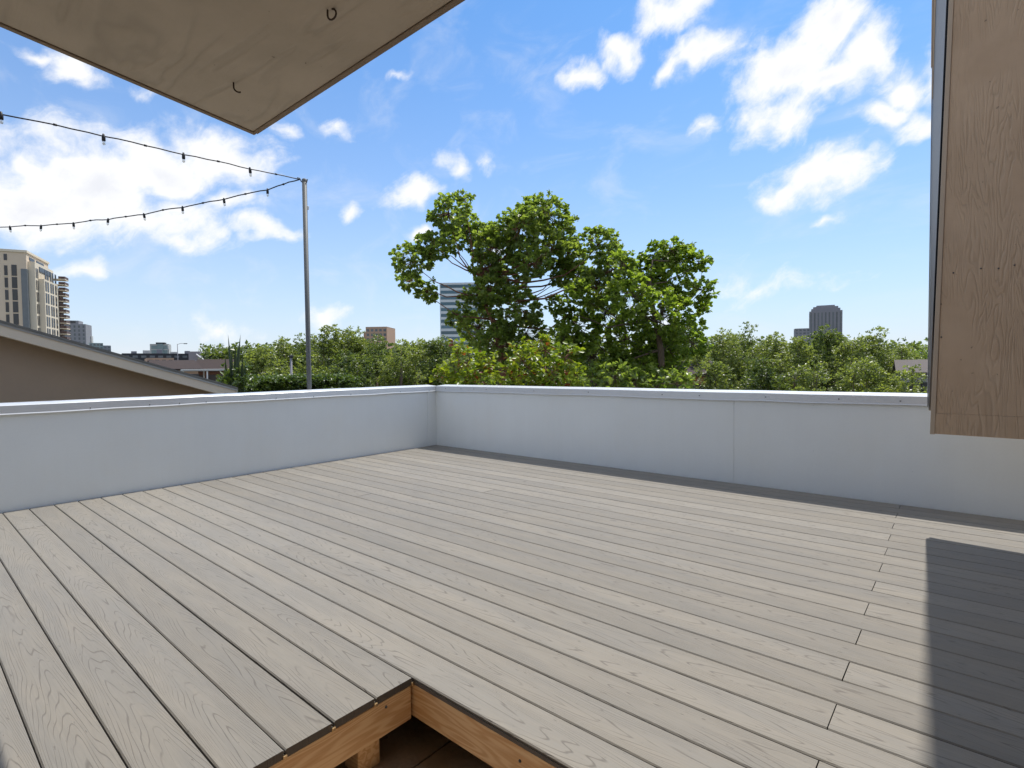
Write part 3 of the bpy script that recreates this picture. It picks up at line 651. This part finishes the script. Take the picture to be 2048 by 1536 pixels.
for i, (px, top, hw, Z) in enumerate(RIGHT):
    dark = i in (2, 5, 11)
    round_tree(('dark' if dark else 'soft green')+' leafy tree '+WHERE_R[i], 'trees beyond the right of the big tree', px, top, hw*1.12, Z, M['leaf_oak_dark' if dark else ('leaf_olive' if i == 9 else 'leaf_oak')], .16, 34, 100)

round_tree('small rust-coloured tree above the dark slate warehouse', 'trees beyond the left of the big tree', 447, 701, 10, 100, M['leaf_rust'], .30, 16, 30, low=6.0)
# far wood, one mass
P, Rr = [], []
for px in range(430, 2250, 16):
    for Z in (75, 110):
        p = at(px+random.uniform(-8, 8), 712+random.uniform(-6, 12), Z); P.append(p); Rr.append(random.uniform(1.6, 3.0))
        p2 = p.copy(); p2[2] -= 3; P.append(p2); Rr.append(3.0)
Pp, Dd = sprigs(np.array(P), np.array(Rr), 6); LP, LD, LS = rosettes(Pp, Dd, 6, .62, 1.0, .05)
link('far_wood', leaf_mesh('far_wood', LP, LD, LS, M['leaf_oak_dark'], .36, shape=4), label='far dark treeline filling the gaps between nearer trees', cat='wood', kind='stuff')
# clipped hedge
b0, b1 = at(478, 785, 19.0), at(700, 785, 21.0)
n = 5200; t = rng.uniform(0, 1, n); zt = at(560, 757, 20)[2]
P = b0*(1-t)[:, None]+b1*t[:, None]+np.c_[rng.normal(size=n)*.25, rng.normal(size=n)*.25, np.zeros(n)]; P[:, 2] = zt-1.6*rng.uniform(0, 1, n)**1.7+rng.normal(size=n)*.05
hd = empty('hedge', (float((b0+b1)[0]/2), float((b0+b1)[1]/2), GZ), label='dark clipped hedge behind the foot of the pole', cat='hedge')
hb = np.array(hd.location)
LP, LD, LS = rosettes(P-hb, rand_dirs(n)+np.array([0, 0, .5]), 4, .11)
link('foliage', leaf_mesh('foliage', LP, LD, LS, M['leaf_hedge'], .4, shape=4), hd, kind='stuff')
for k in range(9):
    p = (b0*(1-k/8)+b1*k/8)-hb; MB().tube([(p[0], p[1], 0), (p[0]+.1, p[1], 3.0), (p[0], p[1], zt-GZ-.2)], [.05, .04, .015], 5).build('stem', M['bark'], hd)
# spiky plant by the neighbour's eave
base, rt, aw = view_frame(470, 11.5)
sp = empty('spiky_plant', tuple(base), label='spiky plant with tall upright blade leaves by the neighbouring eave', cat='plant')
for (x, y, bx, ww) in ((456, 668, 466, .028), (481, 668, 474, .034), (470, 685, 470, .03), (475, 690, 478, .028), (464, 700, 462, .03), (486, 705, 482, .03), (450, 712, 460, .03), (492, 722, 484, .03), (459, 730, 465, .04), (478, 725, 476, .04), (468, 735, 470, .05)):
    a, b = at(bx, 790, 11.5+rng.uniform(-.2, .2))-base, at(x, y, 11.5+rng.uniform(-.3, .3))-base
    mid = a*.45+b*.55+rt*rng.uniform(-.02, .02); mb = MB(); n_ = aw*.012
    mb.add([a-rt*ww*.7, a+rt*ww*.7, mid+rt*ww, mid-rt*ww, b, a+n_, mid+n_*1.6], [(0, 5, 6, 3), (5, 1, 2, 6), (3, 6, 4), (6, 2, 4), (0, 3, 6, 5), (5, 6, 2, 1)][:4]); mb.build('blade', M['leaf_blade'], sp)
MB().tube([(0, 0, 0), (.02, 0, (at(470, 790, 11.5)-base)[2])], [.10, .07], 8).build('stem', M['bark'], sp)
Pq = np.array([at(470+rng.normal()*14, 762+rng.normal()*12, 11.5+rng.normal()*.2)-base for _ in range(160)])
LP, LD, LS = rosettes(Pq, rand_dirs(160)+np.array([0, 0, .6]), 6, .10); link('foliage', leaf_mesh('foliage', LP, LD, LS, M['leaf_hedge'], .3, shape=4), sp, kind='stuff')

# ================================================================== BUILDINGS
def bfar(name, label, px, Z, turn, cat='building', group=None):
    # stands on the ground; local x to the right as seen from the terrace, y away, then turned
    base, rt, aw = view_frame(px, Z); rz = math.atan2(rt[1], rt[0])+turn
    return empty(name, tuple(base), rz, label=label, cat=cat, **({'group': group} if group else {})), Z/FPX
def zh(px, py, Z): return at(px, py, Z)[2]-GZ

# 1. tan apartment tower (corner towards the terrace at photo x = 62)
Z = 215.0
M['tanwall'] = plain('tan_concrete', (.66, .54, .41), .8, 0, .05, .2, .1, .2)
M['creamwall'] = plain('cream_concrete', (.72, .63, .49), .8, 0, .04, .2, .1, .2)
M['balcony'] = plain('balcony_rail', (.12, .075, .065), .6, 0, .15, 1)
tw, u = bfar('apartment_tower', 'tan apartment tower with tall dark windows and stacked balconies', 62, Z, R(-16))
top = zh(62, 507, Z); fl_h = 24*u
WL, WR = 34.0, 26.0
MB().box(-WL, 0, 0, WR, 0, top).build('wall', M['tanwall'], tw)
MB().box(-WL-.4, .4, -.4, WR+.4, top, top+.9).build('parapet', M['creamwall'], tw)
MB().box(0, 2.2, 1.5, WR-2, 0, top-3.2).build('bay', M['creamwall'], tw)
MB().box(0, 4.2, 4.5, WR-4, 0, top-9.5).build('bay', M['creamwall'], tw)
winA = MB().box(-.5, .5, -.12, .10, 0, fl_h*.82).mesh('window', M['winglass']); frA = MB().box(-.65, .65, -.25, .05, -.25, 0).mesh('sill', M['creamwall'])
for r in range(9):
    zz_ = top-fl_h*(r+1)-4.6
    if zz_ < 8: break
    for xc in (-31, -29.8, -26.5, -22.5, -19, -15.5, -12.9, -11.7, -9.7, -6.3):
        w_ = link('window', winA, tw, (xc, 0, zz_)); link('sill', frA, w_)
    # glass at the corner, balconies and right-hand windows
    MB().box(-4.6, -3.0, -.14, .1, 0, fl_h*.9).build('window', M['winglass'], tw, (0, 0, zz_))
    for yc in (2.6, 4.3):
        MB().box(4.15 if yc > 4.4 else 2.15, 4.3 if yc > 4.4 else 2.3, yc-.45, yc+.45, 0, fl_h*.8).build('window', M['winglass'], tw, (0, 0, zz_))
    for yc in (6.2, 8.8, 12.4, 15.0, 18.6):
        MB().box(4.15, 4.32, yc-.8, yc+.8, 0, fl_h*.82).build('window', M['winglass'], tw, (0, 0, zz_))
    for hf in (0, .5):
        b_ = MB().box(.1, 6.6, WR-3.9, WR+1.5, 0, .35).build('balcony', M['creamwall'], tw, (0, 0, zz_+hf*fl_h))
        MB().box(6.4, 6.6, WR-4.1, WR+1.4, .352, 1.4).build('railing', M['balcony'], b_); MB().box(4.3, 6.39, WR-3.88, WR-3.7, .352, 1.4).build('railing', M['balcony'], b_)
MB().box(.1, 4.6, WR-3.5, WR+1.0, 0, top-11).build('balcony_wall', M['balcony'], tw)
for xc in (-31, -29.8, -26.5, -22.5, -19, -15.5, -12.9, -11.7, -9.7, -6.3):
    MB().box(xc-.5, xc+.5, -.12, .1, top-3.4, top-1.0).build('window', M['winglass'], tw)
for y0_, y1_, z_ in ((3, 9, top-2.6), (11, 20, top-2.6)): MB().box(-.1, .15, y0_, y1_, z_, z_+1.4).build('window', M['winglass'], tw)
MB().box(2.1, 2.4, 6, 20, top-6.4, top-4.4).build('window', M['winglass'], tw)
MB().box(-1.7, .15, -.3, 1.4, 0, top-6.5).build('column', M['greyglass'], tw)

def block(name, label, x0, x1, ytop, Z, turn, wallmat, glassmat, rows, cols, deep=None, winw=.6, winh=.55, band=False, roof=None, group=None, rowh=None):
    r, u = bfar(name, label, (x0+x1)/2, Z, turn, group=group); W = (x1-x0)*u; H_ = zh((x0+x1)/2, ytop, Z); D_ = deep or W
    MB().box(-W/2, W/2, 0, D_, 0, H_).build('wall', wallmat, r)
    if roof: MB().box(-W/2-.1*u, W/2+.1*u, -.1*u, D_+.1*u, H_, H_+roof*u).build('roof_edge', wallmat, r)
    rh = (rowh or 10)*u
    for i in range(rows):
        zt_ = H_-rh*(i+.35)
        if zt_-rh*winh < .5: break
        if band:
            MB().box(-W/2+.02*W, W/2-.02*W, -.1*u, .05, zt_-rh*winh, zt_).build('window_band', glassmat, r)
            MB().box(W/2-.05, W/2+.1*u, .03*D_, D_*.97, zt_-rh*winh, zt_).build('window_band', glassmat, r); continue
        for j in range(cols):
            xc = -W/2+W*(j+.5)/cols; ww_ = W/cols*winw/2
            MB().box(xc-ww_, xc+ww_, -.08*u, .05, zt_-rh*winh, zt_).build('window', glassmat, r)
    return r, u, W, H_, D_
M['greyconc'] = plain('grey_concrete', (.27, .27, .285), .8, 0, .06, .1, .1, .2)
M['darkconc'] = plain('dark_stone', (.25, .245, .265), .7, 0, .08, .1, .1, .3)
M['paleconc'] = plain('pale_concrete', (.46, .46, .44), .8, 0, .06, .1, .1, .2)
M['peach'] = plain('peach_brick', (.46, .31, .22), .8, 0, .06, .1, .1, .2)
M['whitepanel'] = plain('white_panel', (.62, .66, .68), .5, 0, .04, .1, .05, .3)
M['teal'] = plain('teal_glass_wall', (.20, .27, .28), .3, 0, .1, .3, .05, .5)
M['brick'] = plain('red_brown_brick', (.16, .085, .06), .85, 0, .2, .4, .2, .2)
M['darkroof'] = plain('dark_membrane_roof', (.045, .047, .052), .8, 0, .2, .4, .2, .3)
# 2-4 far towers on the left
r, u, W, H_, D_ = block('office_tower', 'grey office tower with stepped flat top behind the sloped roof edge', 127, 170, 648, 620, R(-14), M['greyconc'], M['greyglass'], 9, 6, winw=.4, winh=.6, rowh=8)
MB().box(-W/2, W*.22, 2, D_*.8, H_, H_+7*u).build('penthouse', M['greyconc'], r)
for k in range(4): MB().box(-W/2+W*.15*k+.5, -W/2+W*.15*k+4, 1.6, 2.05, H_+2*u, H_+6*u).build('window', M['winglass'], r)
MB().box(-W/2-1.2*u, -W/2+.1, 2, D_*.7, 0, H_-18*u).build('wing', M['greyconc'], r)
block('office_tower', 'small cream tower half hidden beside the grey stepped tower', 168, 184, 672, 640, R(-10), M['paleconc'], M['greyglass'], 6, 3, rowh=7)
block('office_building', 'low teal glass building just above the sloped roof edge', 184, 206, 686, 520, R(5), M['teal'], M['greyglass'], 4, 4, rowh=6)
block('office_building', 'lower blue-grey block next to the low teal glass building', 204, 222, 691, 540, R(5), M['greyconc'], M['greyglass'], 3, 3, rowh=6)
r, u, W, H_, D_ = block('office_tower', 'pale green-white tower with dark flat cap over the rooftops', 305, 337, 688, 430, R(-8), M['paleconc'], M['teal'], 5, 2, winw=.7, winh=.8, rowh=9)
MB().box(-W*.18, W*.3, -.4, D_*.6, H_, H_+3*u).build('cap', M['darkroof'], r); MB().box(-W*.12, W*.2, -.6, .02, 0, H_+.1).build('glass_strip', M['teal'], r)
# low rooftops
wh = block('warehouse', 'long black flat-roofed warehouse under the pale tower', 262, 400, 707, 120, R(4), M['darkroof'], M['greyglass'], 1, 10, deep=25, winw=.6, winh=.35, rowh=12)
wh2 = block('warehouse', 'dark slate warehouse behind the spiky plant', 395, 470, 706, 112, R(-6), M['darkroof'], M['greyglass'], 1, 5, deep=20, winw=.5, winh=.3, rowh=14)
for (r, u, W, H_, D_), xs_ in ((wh, (-.36, -.22, -.05, .12, .31)), (wh2, (-.2, .18, .38))):
    for k, xx in enumerate(xs_):
        MB().cham(W*xx-.5, W*xx+.5+.3*(k % 2), 1.0+k*.7, 2.2+k*.7, H_+.001, H_+.5+.25*((k*7) % 3), .04).build('roof_unit', M['flash' if k % 2 else 'darkconc'], r)
    MB().tube([(W*.05, .8, H_), (W*.05, .8, H_+1.9)], .05, 6).build('vent_pipe', M['flash'], r)
r, u, W, H_, D_ = block('stair_tower', 'small dark stair tower with a white sloping pipe', 380, 400, 703, 96, R(-12), M['darkconc'], M['greyglass'], 0, 0)
MB().tube([(W*.2, -.1, H_-.5), (W*.9, -.3, H_-1.6), (W*1.8, -.3, H_-2.0), (W*3.6, -.3, H_-2.05)], .14, 6).build('pipe', M['white'], r)
def gable(name, label, x0, x1, yeave, yridge, Z, turn, wallmat, roofmat, deep=9.0, win=0):
    r, u = bfar(name, label, (x0+x1)/2, Z, turn, cat='house'); W = (x1-x0)*u; he, hr = zh((x0+x1)/2, yeave, Z), zh((x0+x1)/2, yridge, Z)
    prism([(0, 0), (deep, 0), (deep, he), (deep/2, hr-.15), (0, he)], -W/2, W/2, 'x').build('wall', wallmat, r)
    prism([(-.5, he-.15), (deep/2, hr), (deep+.5, he-.15), (deep+.5, he+.02), (deep/2, hr+.18), (-.5, he+.02)], -W/2-.4, W/2+.4, 'x').build('roof', roofmat, r)
    for k in range(win):
        xc = -W/2+W*(k+.5)/win; f_ = MB().box(xc-.55, xc+.55, -.06, .04, he-1.9, he-.6).build('window', M['winglass'], r); MB().box(xc-.65, xc+.65, -.10, .02, he-2.0, he-1.9).build('sill', M['white'], r)
    return r, u, W, he, hr
gable('house', 'house with reddish-brown shingle roof above the neighbouring eave', 322, 392, 738, 722, 62, R(8), M['peach'], M['brown_roof'], 9, 4)
gable('house', 'second brown-roofed house beside the spiky plant', 392, 452, 740, 720, 68, R(-10), M['brick'], M['brown_roof'], 9, 3)
r, u = bfar('carport', 'pale flat carport roof on thin posts below the brown roofs', 415, 42, R(3)); H_ = zh(415, 738, 42)
MB().cham(-1.7, 1.9, 0, 5, H_-.16, H_, .02).build('roof', M['paleconc'], r)
for x_ in (-1.6, 0, 1.8):
    for y_ in (.1, 4.9): MB().box(x_-.05, x_+.05, y_-.05, y_+.05, 0, H_-.161).build('post', M['white'], r)
block('shop_building', 'cream low shop with flat roof below the dark warehouses', 300, 345, 716, 88, R(3), M['peach'], M['winglass'], 1, 4, deep=10, rowh=10)
gable('house', 'low house with a tan roof glimpsed below the oaks behind the hedge', 520, 660, 760, 748, 46, R(3), M['paleconc'], M['shingle'], 8, 5)
gable('house', 'orange stucco house glimpsed between the bright tree and the oaks', 1362, 1412, 748, 728, 31, R(0), plain('orange_stucco', (.55, .32, .16), .85), M['brown_roof'], 8, 2)
gable('house', 'house with grey shingle roof showing beside the wing wall', 1818, 1910, 745, 724, 33, R(4), M['paleconc'], plain('grey_shingle', (.12, .10, .088), .9, 0, .2, 4), 8, 3)
# peach tower, striped tower, right-hand towers
r, u, W, H_, D_ = block('office_building', 'peach brick building rising over the oaks right of the pole', 733, 776, 655, 330, R(-18), M['peach'], M['greyglass'], 4, 5, deep=18, rowh=9, roof=1.2)
MB().box(-W*.5-8*u, -W*.5+.05, 3, 12, 0, H_-8*u).build('wing', M['peach'], r)
r, u, W, H_, D_ = block('office_tower', 'white office tower with blue glass bands half hidden by the tall olive tree', 882, 968, 566, 260, R(-6), M['whitepanel'], M['blueglass'], 14, 1, deep=16, band=True, rowh=11.5, winh=.55)
r, u, W, H_, D_ = block('office_tower', 'dark grey stone tower with notched top above the right-hand trees', 1622, 1679, 622, 560, R(2), M['darkconc'], M['greyglass'], 0, 0, deep=24)
for k, (i_, dz) in enumerate(((.06, 5), (.12, 9), (.22, 12))): MB().box(-W/2+W*i_, W/2-W*i_, D_*i_, D_*(1-i_), H_+(0 if k == 0 else (5, 9)[k-1])*u, H_+dz*u).build('step', M['darkconc'], r)
for k in range(9):
    xc = -W/2+W*(k+.5)/9; MB().box(xc-W*.022, xc+W*.022, -.25*u, .02, H_-70*u, H_-3*u).build('window_strip', M['greyglass'], r)
for k in range(4): MB().box(W/2-.05, W/2+.25*u, D_*(.12+.22*k), D_*(.22+.22*k), H_-70*u, H_-3*u).build('window_strip', M['greyglass'], r)
block('office_building', 'small grey block peeking over the trees beside the dark grey tower', 1591, 1618, 657, 500, R(5), M['greyconc'], M['greyglass'], 3, 4, rowh=6)
# lamp posts
def lamp(label, px, top_py, Z, arm):
    base, rt, aw = view_frame(px, Z); r = empty('street_lamp', tuple(base), math.atan2(rt[1], rt[0]), label=label, cat='street lamp', group='street lamps beyond the parapet')
    H_ = zh(px, top_py, Z); MB().tube([(0, 0, 0), (0, 0, H_*.6), (0, 0, H_)], [.11, .08, .06], 8).build('pole', M['darkconc'], r)
    MB().tube([(0, 0, H_-.1), (arm*.5, 0, H_+.12), (arm, 0, H_+.1)], .04, 6).build('arm', M['darkconc'], r)
    hl = .55 if arm > .5 else .1
    MB().cham(arm-.1, arm+hl, -.1, .1, H_, H_+.16, .03).build('lamp_head', M['darkroof'], r)
lamp('thin street lamp above the dark warehouse', 357, 688, 110, 1.2)
lamp('dark lamp post standing before the oaks left of the pole', 583, 716, 30, .02)
